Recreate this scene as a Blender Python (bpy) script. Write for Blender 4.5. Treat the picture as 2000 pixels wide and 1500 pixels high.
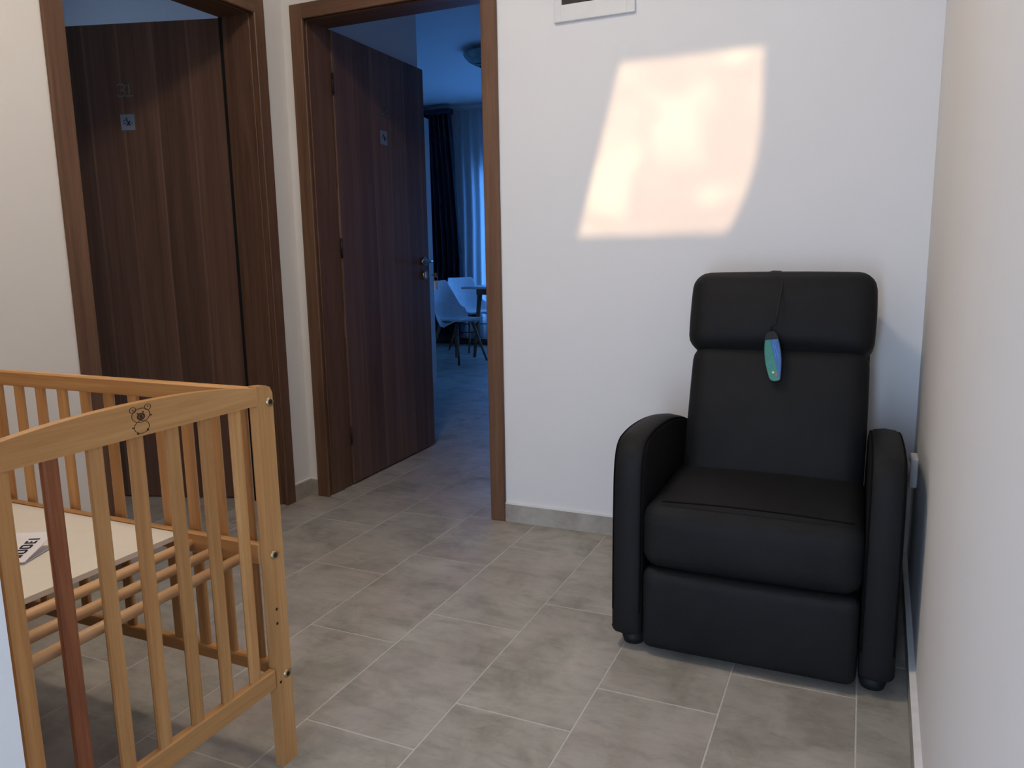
import bpy, bmesh, math, random
from mathutils import Vector, Matrix
random.seed(7)
for o in list(bpy.data.objects): bpy.data.objects.remove(o, do_unlink=True)
SC = bpy.context.scene
C = SC.collection

# ------------------------------------------------------------------ camera
F_PX = 1510.0
cam_d = bpy.data.cameras.new('camera'); cam_d.sensor_fit = 'HORIZONTAL'; cam_d.sensor_width = 36.0
cam_d.lens = 36.0*F_PX/2000.0; cam_d.clip_start = 0.02; cam_d.clip_end = 200
cam = bpy.data.objects.new('camera', cam_d); C.objects.link(cam)
cr = Vector((0.91199155, 0.40985774, -0.01697221)); cu = Vector((-0.05338485, 0.15960819, 0.98573591)); cf = Vector((-0.40672039, 0.89807676, -0.16744151))
m = Matrix.Identity(4)
for i in range(3):
    m[i][0] = cr[i]; m[i][1] = cu[i]; m[i][2] = -cf[i]
m[2][3] = 1.1
cam.matrix_world = m
SC.camera = cam

# ------------------------------------------------------------------ world, sun, exposure
w = bpy.data.worlds.new('dusk_sky'); SC.world = w; w.use_nodes = True
bg = w.node_tree.nodes['Background']; bg.inputs[0].default_value = (0.09, 0.33, 1.0, 1); bg.inputs[1].default_value = 4.2
sun_d = bpy.data.lights.new('evening_sun', 'SUN'); sun_d.energy = 3.6; sun_d.angle = math.radians(0.55); sun_d.color = (1.0, 0.70, 0.42)
sun = bpy.data.objects.new('evening_sun', sun_d); C.objects.link(sun)
SUN_DIR = Vector((-0.08, 1.0, -0.05)).normalized()
sun.rotation_euler = SUN_DIR.to_track_quat('-Z', 'Y').to_euler(); sun.location = (0.6, -6, 3)
LAMP_POWER = 55.0
def daylight(name, loc, direction, sx, sy, watts, col=(0.52, 0.70, 1.0)):
    """area light standing in for dusk daylight outside a window or glazed door"""
    d = bpy.data.lights.new(name, 'AREA'); d.shape = 'RECTANGLE'; d.size = sx; d.size_y = sy; d.energy = watts; d.color = col
    o = bpy.data.objects.new(name, d); C.objects.link(o); o.location = loc; o.rotation_euler = Vector(direction).to_track_quat('-Z', 'Z').to_euler(); return o
daylight('balcony_daylight', (-0.22, -1.90, 1.0), (0, 1, 0), 0.52, 1.90, 108, (0.53, 0.71, 1.0))
daylight('guest_room_fill', (-5.66, 2.95, 1.35), (1, 0, 0), 0.62, 0.62, 16)  # added area light that brightens the room behind door 31
vs = SC.view_settings
vs.view_transform = 'Standard'; vs.look = 'None'; vs.gamma = 1.0; vs.exposure = 0.0; vs.use_curve_mapping = False
SC.cycles.use_denoising = True; SC.cycles.use_adaptive_sampling = True; SC.cycles.adaptive_threshold = 0.04
SC.cycles.max_bounces = 5; SC.cycles.diffuse_bounces = 4; SC.cycles.glossy_bounces = 2; SC.cycles.transparent_max_bounces = 8

# ------------------------------------------------------------------ materials
def nmat(name, rough=0.5, spec=0.5):
    mt = bpy.data.materials.new(name); mt.use_nodes = True
    nt = mt.node_tree; b = nt.nodes['Principled BSDF']
    b.inputs['Roughness'].default_value = rough; b.inputs['Specular IOR Level'].default_value = spec
    return mt, nt, b
def N(nt, t, **kw):
    n = nt.nodes.new(t)
    for k, v in kw.items(): setattr(n, k, v)
    return n
def coords(nt, scale=(1, 1, 1), kind='Object', loc=(0, 0, 0)):
    tc = N(nt, 'ShaderNodeTexCoord'); mp = N(nt, 'ShaderNodeMapping')
    mp.inputs['Scale'].default_value = scale; mp.inputs['Location'].default_value = loc
    nt.links.new(tc.outputs[kind], mp.inputs['Vector']); return mp.outputs[0]
def noise(nt, vec, scale, detail=4, rough=0.55, dist=0.0):
    n = N(nt, 'ShaderNodeTexNoise'); n.inputs['Scale'].default_value = scale; n.inputs['Detail'].default_value = detail
    n.inputs['Roughness'].default_value = rough; n.inputs['Distortion'].default_value = dist
    nt.links.new(vec, n.inputs['Vector']); return n.outputs['Fac']
def ramp(nt, fac, stops):
    r = N(nt, 'ShaderNodeValToRGB'); e = r.color_ramp.elements
    e[0].position, e[0].color = stops[0][0], (*stops[0][1], 1); e[1].position, e[1].color = stops[-1][0], (*stops[-1][1], 1)
    for p, c in stops[1:-1]:
        x = e.new(p); x.color = (*c, 1)
    nt.links.new(fac, r.inputs[0]); return r.outputs[0]
def mixc(nt, fac, a, b, mode='MIX'):
    mx = N(nt, 'ShaderNodeMix', data_type='RGBA', blend_type=mode)
    for s, v in ((0, fac), (6, a), (7, b)):
        if hasattr(v, 'links'): nt.links.new(v, mx.inputs[s])
        elif s == 0: mx.inputs[0].default_value = v
        else: mx.inputs[s].default_value = (*v, 1)
    return mx.outputs[2]
def math_(nt, op, a, b=None, c=None):
    n = N(nt, 'ShaderNodeMath', operation=op)
    for i, v in enumerate((a, b, c)):
        if v is None: continue
        if hasattr(v, 'links'): nt.links.new(v, n.inputs[i])
        else: n.inputs[i].default_value = v
    return n.outputs[0]
def bump(nt, b, h, strength=0.1, dist=0.002):
    bp = N(nt, 'ShaderNodeBump'); bp.inputs['Strength'].default_value = strength; bp.inputs['Distance'].default_value = dist
    nt.links.new(h, bp.inputs['Height']); nt.links.new(bp.outputs[0], b.inputs['Normal'])
def plain(name, col, rough=0.5, spec=0.5, metal=0.0, grain=0.06, scale=30):
    mt, nt, b = nmat(name, rough, spec)
    f = noise(nt, coords(nt), scale, 3)
    c2 = tuple(min(1, x*(1+grain)) for x in col); c1 = tuple(x*(1-grain) for x in col)
    nt.links.new(ramp(nt, f, [(0.3, c1), (0.7, c2)]), b.inputs['Base Color']); b.inputs['Metallic'].default_value = metal
    return mt
def wall_paint(name, col):
    mt, nt, b = nmat(name, 0.85, 0.25)
    v = coords(nt)
    f = noise(nt, v, 1.7, 3)
    nt.links.new(ramp(nt, f, [(0.3, tuple(x*0.975 for x in col)), (0.7, col)]), b.inputs['Base Color'])
    bump(nt, b, noise(nt, v, 260, 3), 0.12, 0.001)
    return mt
def wood(name, dark, mid, light, axis, scale=1.0, rough=0.45, stretch=18, rand=0.12, bumpk=0.06):
    mt, nt, b = nmat(name, rough, 0.4)
    s = [stretch*scale]*3; s['xyz'.index(axis)] = 1.3*scale
    oi = N(nt, 'ShaderNodeObjectInfo')
    tc = N(nt, 'ShaderNodeTexCoord'); mp = N(nt, 'ShaderNodeMapping'); mp.inputs['Scale'].default_value = s
    ad = N(nt, 'ShaderNodeVectorMath', operation='ADD'); cmb = N(nt, 'ShaderNodeCombineXYZ')
    k = math_(nt, 'MULTIPLY', oi.outputs['Random'], 3.0)
    for i in range(3): nt.links.new(k, cmb.inputs[i])
    nt.links.new(tc.outputs['Object'], ad.inputs[0]); nt.links.new(cmb.outputs[0], ad.inputs[1]); nt.links.new(ad.outputs[0], mp.inputs[0])
    v = mp.outputs[0]
    f1 = noise(nt, v, 1.0, 5, 0.6, 0.6)
    f2 = noise(nt, v, 6.0, 3, 0.6)
    f = math_(nt, 'ADD', math_(nt, 'MULTIPLY', f1, 0.75), math_(nt, 'MULTIPLY', f2, 0.25))
    c = ramp(nt, f, [(0.34, dark), (0.5, mid), (0.66, light)])
    br = math_(nt, 'ADD', math_(nt, 'MULTIPLY', oi.outputs['Random'], 2*rand), 1-rand)
    hs = N(nt, 'ShaderNodeHueSaturation'); nt.links.new(br, hs.inputs['Value']); nt.links.new(c, hs.inputs['Color'])
    nt.links.new(hs.outputs[0], b.inputs['Base Color'])
    bump(nt, b, f2, bumpk, 0.002)
    return mt
def leaf_wood(name):
    """walnut laminate: veneer strips side by side along local x with pale streaks at their joints"""
    mt, nt, b = nmat(name, 0.38, 0.45)
    tc = N(nt, 'ShaderNodeTexCoord'); sp = N(nt, 'ShaderNodeSeparateXYZ'); nt.links.new(tc.outputs['Object'], sp.inputs[0])
    v2 = coords(nt, (26, 26, 0.9)); v3 = coords(nt, (3.2, 3.2, 0.7)); v4 = coords(nt, (120, 120, 2.2))
    warp = math_(nt, 'MULTIPLY', math_(nt, 'SUBTRACT', noise(nt, v3, 1.0, 2), 0.5), 0.035)
    u = math_(nt, 'MULTIPLY', math_(nt, 'ADD', sp.outputs[0], warp), 1/0.155)
    fl = math_(nt, 'FLOOR', u); fr = math_(nt, 'FRACT', u)
    wn = N(nt, 'ShaderNodeTexWhiteNoise', noise_dimensions='1D'); nt.links.new(fl, wn.inputs['W'])
    f = math_(nt, 'ADD', math_(nt, 'MULTIPLY', noise(nt, v2, 1.0, 5, 0.6, 0.4), 0.7), math_(nt, 'MULTIPLY', noise(nt, v4, 1.0, 2), 0.3))
    c = ramp(nt, f, [(0.33, (0.100, 0.052, 0.034)), (0.5, (0.142, 0.076, 0.049)), (0.67, (0.190, 0.104, 0.068))])
    hs = N(nt, 'ShaderNodeHueSaturation'); nt.links.new(c, hs.inputs['Color'])
    nt.links.new(math_(nt, 'ADD', math_(nt, 'MULTIPLY', wn.outputs[0], 0.30), 0.83), hs.inputs['Value'])
    edge = math_(nt, 'LESS_THAN', fr, 0.05)
    fade = math_(nt, 'MULTIPLY', edge, math_(nt, 'MULTIPLY', noise(nt, coords(nt, (2, 2, 1.7)), 1.0, 2), 0.85))
    nt.links.new(mixc(nt, fade, hs.outputs[0], (0.27, 0.165, 0.115)), b.inputs['Base Color'])
    bump(nt, b, f, 0.05, 0.001)
    return mt
def tile_mat(name):
    mt, nt, b = nmat(name, 0.42, 0.4)
    oi = N(nt, 'ShaderNodeObjectInfo'); tc = N(nt, 'ShaderNodeTexCoord')
    k = math_(nt, 'MULTIPLY', oi.outputs['Random'], 37.0); cmb = N(nt, 'ShaderNodeCombineXYZ')
    for i in range(3): nt.links.new(k, cmb.inputs[i])
    ad = N(nt, 'ShaderNodeVectorMath', operation='ADD'); nt.links.new(tc.outputs['Object'], ad.inputs[0]); nt.links.new(cmb.outputs[0], ad.inputs[1])
    v = ad.outputs[0]
    mp = N(nt, 'ShaderNodeMapping'); mp.inputs['Scale'].default_value = (1, 3.0, 1); nt.links.new(v, mp.inputs[0])
    big = noise(nt, v, 5.5, 6, 0.62, 0.4); fine = noise(nt, mp.outputs[0], 9, 8, 0.74, 0.35); tint = noise(nt, v, 3.0, 2)
    base = ramp(nt, big, [(0.32, (0.262, 0.243, 0.205)), (0.5, (0.378, 0.353, 0.303)), (0.68, (0.465, 0.437, 0.382))])
    col = mixc(nt, ramp(nt, tint, [(0.42, (0, 0, 0)), (0.62, (0.75, 0.75, 0.75))]), base, mixc(nt, 0.5, base, (0.40, 0.33, 0.30)))
    dk = ramp(nt, fine, [(0.30, (0.80, 0.79, 0.77)), (0.48, (1, 1, 1)), (0.70, (1.10, 1.10, 1.09))])
    nt.links.new(mixc(nt, 1.0, col, dk, 'MULTIPLY'), b.inputs['Base Color'])
    rr = ramp(nt, big, [(0.3, (0.55,)*3), (0.7, (0.40,)*3)]); nt.links.new(rr, b.inputs['Roughness'])
    bump(nt, b, fine, 0.05, 0.001)
    return mt
def leather(name, col, rough):
    mt, nt, b = nmat(name, rough, 0.15)
    v = coords(nt)
    nt.links.new(ramp(nt, noise(nt, v, 5, 3), [(0.3, tuple(x*0.85 for x in col)), (0.7, tuple(x*1.15 for x in col))]), b.inputs['Base Color'])
    vo = N(nt, 'ShaderNodeTexVoronoi'); vo.inputs['Scale'].default_value = 420; nt.links.new(v, vo.inputs['Vector'])
    wr = noise(nt, coords(nt, (1, 1, 1)), 22, 4, 0.6, 0.5)
    h = math_(nt, 'ADD', math_(nt, 'MULTIPLY', vo.outputs['Distance'], 0.25), math_(nt, 'MULTIPLY', wr, 1.4))
    bump(nt, b, h, 0.22, 0.004)
    return mt
def emit(name, col, strength):
    mt = bpy.data.materials.new(name); mt.use_nodes = True; nt = mt.node_tree
    b = nt.nodes['Principled BSDF']; b.inputs['Base Color'].default_value = (*col, 1)
    b.inputs['Emission Color'].default_value = (*col, 1); b.inputs['Emission Strength'].default_value = strength
    return mt
def pane_glass(name, lo, hi, scale):
    """pane with uneven tint between lo and hi; lets light straight through"""
    mt = bpy.data.materials.new(name); mt.use_nodes = True; nt = mt.node_tree
    for n in list(nt.nodes): nt.nodes.remove(n)
    out = N(nt, 'ShaderNodeOutputMaterial'); tr = N(nt, 'ShaderNodeBsdfTransparent'); gl = N(nt, 'ShaderNodeBsdfGlossy'); mx = N(nt, 'ShaderNodeMixShader')
    gl.inputs['Roughness'].default_value = 0.03; mx.inputs[0].default_value = 0.05
    nt.links.new(ramp(nt, noise(nt, coords(nt), scale, 1.5, 0.5, 0.5), [(0.40, lo), (0.62, hi)]), tr.inputs[0])
    nt.links.new(tr.outputs[0], mx.inputs[1]); nt.links.new(gl.outputs[0], mx.inputs[2]); nt.links.new(mx.outputs[0], out.inputs[0])
    return mt
def sheer_mat(name):
    mt = bpy.data.materials.new(name); mt.use_nodes = True; nt = mt.node_tree
    for n in list(nt.nodes): nt.nodes.remove(n)
    out = N(nt, 'ShaderNodeOutputMaterial'); tr = N(nt, 'ShaderNodeBsdfTransparent'); tl = N(nt, 'ShaderNodeBsdfTranslucent'); mx = N(nt, 'ShaderNodeMixShader')
    mx.inputs[0].default_value = 0.55
    nt.links.new(ramp(nt, noise(nt, coords(nt, (60, 60, 3)), 1.0, 2), [(0.3, (0.80, 0.81, 0.83)), (0.7, (0.92, 0.92, 0.93))]), tl.inputs[0])
    nt.links.new(tr.outputs[0], mx.inputs[1]); nt.links.new(tl.outputs[0], mx.inputs[2]); nt.links.new(mx.outputs[0], out.inputs[0])
    return mt
M = {}
M['wall'] = wall_paint('white_wall_paint', (0.80, 0.785, 0.77))
M['ceiling'] = wall_paint('white_ceiling_paint', (0.82, 0.82, 0.81))
M['grout'] = plain('pale_grout', (0.56, 0.54, 0.50), 0.9, 0.1, 0, 0.08, 60)
M['tile'] = tile_mat('stone_look_tile')
M['bead'] = plain('white_caulk', (0.78, 0.77, 0.75), 0.6)
M['leaf'] = leaf_wood('walnut_laminate')
for ax in 'xyz': M['frame_'+ax] = wood('walnut_frame_'+ax, (0.096, 0.046, 0.026), (0.138, 0.070, 0.039), (0.180, 0.096, 0.055), ax, 1.0, 0.42, 30, 0.08)
for ax in 'xyz': M['pine_'+ax] = wood('honey_pine_'+ax, (0.46, 0.225, 0.080), (0.575, 0.305, 0.115), (0.67, 0.385, 0.160), ax, 1.0, 0.36, 30, 0.12)
M['pine_dowel'] = wood('pale_pine_dowel', (0.58, 0.33, 0.15), (0.68, 0.42, 0.22), (0.75, 0.50, 0.29), 'y', 1.0, 0.42, 22, 0.14)
M['pine_red'] = wood('red_brown_pine', (0.22, 0.070, 0.030), (0.33, 0.115, 0.050), (0.42, 0.165, 0.075), 'z', 1.6, 0.4, 40, 0.05)
M['leather'] = leather('black_faux_leather', (0.0125, 0.0125, 0.0130), 0.60)
M['seam'] = plain('black_seam', (0.006, 0.005, 0.005), 0.9, 0.05)
M['blackp'] = plain('black_plastic', (0.012, 0.012, 0.012), 0.6, 0.3)
M['steel'] = plain('brushed_steel', (0.55, 0.54, 0.52), 0.28, 0.5, 1.0)
M['bronze'] = plain('dark_bronze', (0.42, 0.35, 0.29), 0.28, 0.5, 1.0)
M['brass'] = plain('dull_brass', (0.50, 0.40, 0.24), 0.35, 0.5, 1.0)
M['darkhole'] = plain('dark_drilled_hole', (0.02, 0.012, 0.008), 0.9)
M['sticker'] = plain('pale_blue_sticker', (0.19, 0.25, 0.34), 0.5)
M['ink'] = plain('black_ink', (0.015, 0.015, 0.03), 0.7)
M['burn'] = plain('burnt_brown_print', (0.055, 0.022, 0.012), 0.7)
M['whitep'] = plain('white_plastic', (0.72, 0.715, 0.70), 0.45, 0.4, 0, 0.02)
M['smoked'] = plain('smoked_panel_door', (0.020, 0.018, 0.017), 0.4, 0.3)
M['board'] = plain('white_hardboard', (0.80, 0.75, 0.66), 0.6, 0.3, 0, 0.03, 8)
M['paper'] = plain('white_paper', (0.84, 0.82, 0.86), 0.7, 0.2, 0, 0.02)
M['green'] = plain('teal_green_label', (0.012, 0.19, 0.115), 0.35)
M['blue'] = plain('blue_label', (0.014, 0.095, 0.32), 0.35)
M['lightblue'] = plain('light_blue_print', (0.10, 0.36, 0.85), 0.4)
M['red'] = plain('red_button', (0.55, 0.06, 0.10), 0.4)
M['yellow'] = plain('yellow_green_button', (0.62, 0.70, 0.28), 0.4)
M['curtain'] = plain('charcoal_curtain_cloth', (0.055, 0.060, 0.075), 0.9, 0.1, 0, 0.2, 60)
M['beige_curtain'] = plain('beige_curtain_cloth', (0.50, 0.46, 0.40), 0.9, 0.1, 0, 0.1, 60)
M['sheer'] = sheer_mat('white_sheer_voile')
M['shell'] = plain('white_chair_shell', (0.74, 0.74, 0.75), 0.35)
M['beech'] = wood('brown_beech', (0.16, 0.085, 0.045), (0.23, 0.13, 0.07), (0.30, 0.18, 0.10), 'z', 1.0, 0.45, 25, 0.05)
M['lampglass'] = plain('patterned_lamp_glass', (0.30, 0.40, 0.40), 0.2, 0.6, 0, 0.3, 14)
M['lamp_on'] = emit('lit_lamp_diffuser', (1.0, 0.84, 0.66), LAMP_POWER)
M['pvc'] = plain('white_window_profile', (0.78, 0.78, 0.77), 0.4)
M['glass'] = pane_glass('clear_window_glass', (0.93, 0.93, 0.93), (0.96, 0.97, 0.97), 3)
M['glass_door'] = pane_glass('sun_mottle_door_glass', (0.78, 0.74, 0.73), (0.97, 0.98, 0.96), 5.0)  # uneven tint put in to mottle the sun patch on the back wall
M['concrete'] = plain('balcony_concrete', (0.45, 0.43, 0.40), 0.9, 0.1)

# ------------------------------------------------------------------ mesh helpers
class MB:
    def __init__(s): s.v = []; s.f = []; s.sm = []
    def add(s, vs, fs, smooth=False):
        b = len(s.v); s.v += [tuple(p) for p in vs]; s.f += [tuple(b+i for i in f) for f in fs]; s.sm += [smooth]*len(fs); return s
    def box(s, x0, x1, y0, y1, z0, z1):
        return s.add([(x0,y0,z0),(x1,y0,z0),(x1,y1,z0),(x0,y1,z0),(x0,y0,z1),(x1,y0,z1),(x1,y1,z1),(x0,y1,z1)],
                     [(0,3,2,1),(4,5,6,7),(0,1,5,4),(1,2,6,5),(2,3,7,6),(3,0,4,7)])
    def bbox(s, x0, x1, y0, y1, z0, z1, bev=0.003):
        """box with chamfered edges"""
        bm = bmesh.new(); bmesh.ops.create_cube(bm, size=1)
        for v in bm.verts: v.co = Vector(((x0+x1)/2+v.co.x*(x1-x0), (y0+y1)/2+v.co.y*(y1-y0), (z0+z1)/2+v.co.z*(z1-z0)))
        bmesh.ops.bevel(bm, geom=list(bm.edges), offset=bev, segments=1, affect='EDGES', profile=0.5)
        bm.verts.index_update(); s.add([v.co[:] for v in bm.verts], [[v.index for v in f.verts] for f in bm.faces]); bm.free(); return s
    def rbox(s, cx, cy, cz, sx, sy, sz, r, n=10, bulge=(0, 0, 0), M4=None):
        """rounded cushion: box of half sizes s, edge radius r, faces bulged outwards"""
        def pt(a, b, c):
            p = Vector((a*sx, b*sy, c*sz)); q = Vector((max(-sx+r, min(sx-r, p.x)), max(-sy+r, min(sy-r, p.y)), max(-sz+r, min(sz-r, p.z))))
            d = p-q
            if d.length > 1e-9: p = q+d.normalized()*r
            p.x += a*bulge[0]*(1-b*b)*(1-c*c); p.y += b*bulge[1]*(1-a*a)*(1-c*c); p.z += c*bulge[2]*(1-a*a)*(1-b*b)
            if M4 is not None: p = M4 @ p
            return (p.x+cx, p.y+cy, p.z+cz)
        g = [-1+2*i/n for i in range(n+1)]
        def warp(half):   # put more rows near the rounded edges
            k = min(0.45, r/half); e = [-1, -1+0.3*k, -1+0.65*k, -1+k, -1+1.5*k]; mid = [(-1+1.5*k)*(1-2*i/(n-1)) for i in range(1, n-1)]
            return e+mid+[-x for x in reversed(e)]
        gx, gy, gz = warp(sx), warp(sy), warp(sz)
        for ax in range(3):
            A, B = [(gy, gz), (gx, gz), (gx, gy)][ax]
            for sg in (-1, 1):
                vs = []; fs = []
                for i, a in enumerate(A):
                    for j, b in enumerate(B):
                        vs.append(pt(*[(sg, a, b), (a, sg, b), (a, b, sg)][ax]))
                nb = len(B)
                for i in range(len(A)-1):
                    for j in range(nb-1):
                        q = (i*nb+j, (i+1)*nb+j, (i+1)*nb+j+1, i*nb+j+1)
                        fl = (sg > 0) ^ (ax == 1)
                        fs.append(q if fl else q[::-1])
                s.add(vs, fs, True)
        return s
    def cyl(s, p, q, r0, r1=None, n=12, caps=True, smooth=True):
        r1 = r0 if r1 is None else r1
        p, q = Vector(p), Vector(q); d = (q-p).normalized(); u = d.orthogonal().normalized(); v = d.cross(u)
        vs = [p+(u*math.cos(2*math.pi*i/n)+v*math.sin(2*math.pi*i/n))*r0 for i in range(n)]+[q+(u*math.cos(2*math.pi*i/n)+v*math.sin(2*math.pi*i/n))*r1 for i in range(n)]
        s.add(vs, [(i, (i+1)%n, n+(i+1)%n, n+i) for i in range(n)], smooth)
        if caps: s.add(vs, [tuple(range(n))[::-1], tuple(range(n, 2*n))])
        return s
    def tube(s, pts, r, n=8):
        pts = [Vector(p) for p in pts]; rings = []
        u = None
        for i, p in enumerate(pts):
            d = (pts[min(i+1, len(pts)-1)]-pts[max(i-1, 0)]).normalized()
            if u is None: u = d.orthogonal().normalized()
            else: u = (u-d*u.dot(d)).normalized()
            v = d.cross(u); rings.append([p+(u*math.cos(2*math.pi*k/n)+v*math.sin(2*math.pi*k/n))*r for k in range(n)])
        vs = [p for r_ in rings for p in r_]
        fs = [(i*n+k, i*n+(k+1)%n, (i+1)*n+(k+1)%n, (i+1)*n+k) for i in range(len(pts)-1) for k in range(n)]
        s.add(vs, fs, True); s.add(vs, [tuple(range(n))[::-1], tuple(range(len(vs)-n, len(vs)))]); return s
    def prism(s, poly, axis, a0, a1, smooth=False):
        """closed outline in the plane normal to axis, swept from a0 to a1"""
        def P(p, a): return {'x': (a, p[0], p[1]), 'y': (p[0], a, p[1]), 'z': (p[0], p[1], a)}[axis]
        n = len(poly); vs = [P(p, a0) for p in poly]+[P(p, a1) for p in poly]
        s.add(vs, [(i, (i+1)%n, n+(i+1)%n, n+i) for i in range(n)], smooth); s.add(vs, [tuple(range(n))[::-1], tuple(range(n, 2*n))]); return s
    def lathe(s, c, prof, n=32, smooth=True):
        vs = []; fs = []
        for r, z in prof:
            for k in range(n): vs.append((c[0]+r*math.cos(2*math.pi*k/n), c[1]+r*math.sin(2*math.pi*k/n), c[2]+z))
        for i in range(len(prof)-1):
            for k in range(n): fs.append((i*n+k, i*n+(k+1)%n, (i+1)*n+(k+1)%n, (i+1)*n+k))
        s.add(vs, fs, smooth); return s
    def xform(s, mat):
        s.v = [tuple(mat @ Vector(p)) for p in s.v]; return s
    def mesh(s, name, mat):
        me = bpy.data.meshes.new(name); me.from_pydata(s.v, [], s.f); me.materials.append(mat)
        for p, k in zip(me.polygons, s.sm): p.use_smooth = k
        bm = bmesh.new(); bm.from_mesh(me); bmesh.ops.remove_doubles(bm, verts=bm.verts, dist=1e-6); bmesh.ops.recalc_face_normals(bm, faces=bm.faces); bm.to_mesh(me); bm.free()
        return me
    def build(s, name, mat, parent=None, label=None):
        o = bpy.data.objects.new(name, s.mesh(name, mat)); C.objects.link(o)
        if parent is not None: o.parent = parent
        if label: o['label'] = label
        return o
def tag(o, label, cat, group=None):
    o['label'] = label; o['category'] = cat
    if group: o['group'] = group
    return o
def struct(o, label, cat=None):
    o['kind'] = 'structure'; o['label'] = label
    if cat: o['category'] = cat
    return o
def empty(name, loc=(0, 0, 0), rz=0.0, parent=None):
    o = bpy.data.objects.new(name, None); C.objects.link(o); o.location = loc; o.rotation_euler = (0, 0, rz); o.empty_display_size = 0.1
    if parent is not None: o.parent = parent
    return o
def link_mesh(name, me, parent, loc=(0, 0, 0), rz=0.0):
    o = bpy.data.objects.new(name, me); C.objects.link(o); o.parent = parent; o.location = loc; o.rotation_euler = (0, 0, rz); return o

# ------------------------------------------------------------------ layout numbers (metres, camera above the origin)
D = 2.794; WT = 0.18; XL = -2.307; H = 2.80
YF = 8.40                                        # far wall of the room behind door 32
def xr(y): return 0.184-0.020*(D-y)              # right wall leans in a little towards the camera
REAR = -1.70

# ------------------------------------------------------------------ shell
struct(MB().box(-5.6, 1.0, -2.0, YF+0.2, H, H+0.12).build('ceiling', M['ceiling']), 'white flat ceiling above the hallway and rooms', 'ceiling')
wb = MB()                                        # wall with the opening for door 32
wb.box(XL-WT, -2.235, D, D+WT, 0, H).box(-1.325, 0.95, D, D+WT, 0, H).box(-2.235, -1.325, D, D+WT, 2.115, H)
struct(wb.build('wall_back', M['wall']), 'white back wall behind the black recliner with the sunlit patch', 'wall')
wl = MB()
wl.box(XL-WT, XL, 0.54, 1.715, 0, H).box(XL-WT, XL, 2.645, D, 0, H).box(XL-WT, XL, 1.715, 2.645, 2.105, H)
struct(wl.build('wall_left', M['wall']), 'white left wall around the walnut door numbered 31', 'wall')
y0, y1 = REAR-0.15, D+WT
struct(MB().add([(xr(y0), y0, 0), (xr(y0)+0.15, y0, 0), (xr(y1)+0.15, y1, 0), (xr(y1), y1, 0), (xr(y0), y0, H), (xr(y0)+0.15, y0, H), (xr(y1)+0.15, y1, H), (xr(y1), y1, H)],
    [(0,3,2,1),(4,5,6,7),(0,1,5,4),(1,2,6,5),(2,3,7,6),(3,0,4,7)]).build('wall_right', M['wall']), 'plain white right wall beside the recliner', 'wall')
struct(MB().box(XL-WT, -0.918, REAR-0.15, 0.54, 0, H).build('wall_near', M['wall']), 'white wall corner in the left foreground', 'wall')
DX0, DX1, DZ1 = -0.80, 0.06, 1.985
wr = MB().box(-0.918, DX0, REAR-0.15, REAR, 0, H).box(DX1, xr(REAR), REAR-0.15, REAR, 0, H).box(DX0, DX1, REAR-0.15, REAR, DZ1, H)
struct(wr.build('wall_rear', M['wall']), 'white wall behind the camera with the balcony door', 'wall')
# room behind door 32
r32 = MB().box(XL-WT, XL, D+WT, 3.90, 0, H)
struct(r32.build('wall_room_left', M['wall']), 'short white wall behind open door 32', 'wall')
struct(MB().box(-5.6, XL-WT, 3.75, 3.90, 0, H).build('wall_room_divider', M['wall']), 'white wall between the two guest rooms', 'wall')
WX0, WX1, WZ0, WZ1 = -4.18, -1.5, 0.30, 2.10
wf = MB().box(-5.6, WX0, YF, YF+0.2, 0, H).box(WX1, 0.95, YF, YF+0.2, 0, H).box(WX0, WX1, YF, YF+0.2, WZ1, H).box(WX0, WX1, YF, YF+0.2, 0, WZ0)
struct(wf.build('wall_far', M['wall']), 'far wall of the blue-lit room with the window', 'wall')
struct(MB().box(0.80, 0.95, D+WT, YF, 0, H).build('wall_room_right', M['wall']), 'right wall of the blue-lit room', 'wall')
struct(MB().box(-5.6, -5.45, 3.90, YF, 0, H).build('wall_room_outer', M['wall']), 'left wall of the blue-lit room', 'wall')
# room behind door 31
struct(MB().box(-5.6, -5.45, 0.2, 2.60, 0, H).box(-5.6, -5.45, 3.30, 3.75, 0, H).box(-5.6, -5.45, 2.60, 3.30, 1.70, H).box(-5.6, -5.45, 2.60, 3.30, 0, 1.0).build('wall_guest_outer', M['wall']), 'outer wall of the room behind door 31', 'wall')
struct(MB().box(-5.6, XL-WT, 0.05, 0.2, 0, H).build('wall_guest_near', M['wall']), 'near wall of the room behind door 31', 'wall')
# floor: grout bed with every tile a piece of its own
fl = MB().box(-5.6, 1.0, -3.0, YF+0.2, -0.06, -0.0007).build('floor', M['grout'])
struct(fl, 'grey beige stone-look tile floor with pale joints', 'floor')
TW, TL, GAP = 0.3021, 0.5959, 0.0038
rects = [(XL, 0.19, 0.54, D), (-0.918, 0.13, REAR, 0.54), (-2.235, -1.325, D, D+WT), (XL-WT, XL, 1.715, 2.645), (-3.60, XL-WT, 1.35, 3.30), (XL, -0.75, D+WT, 5.9), (-3.35, XL, 3.90, 5.9)]
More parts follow.
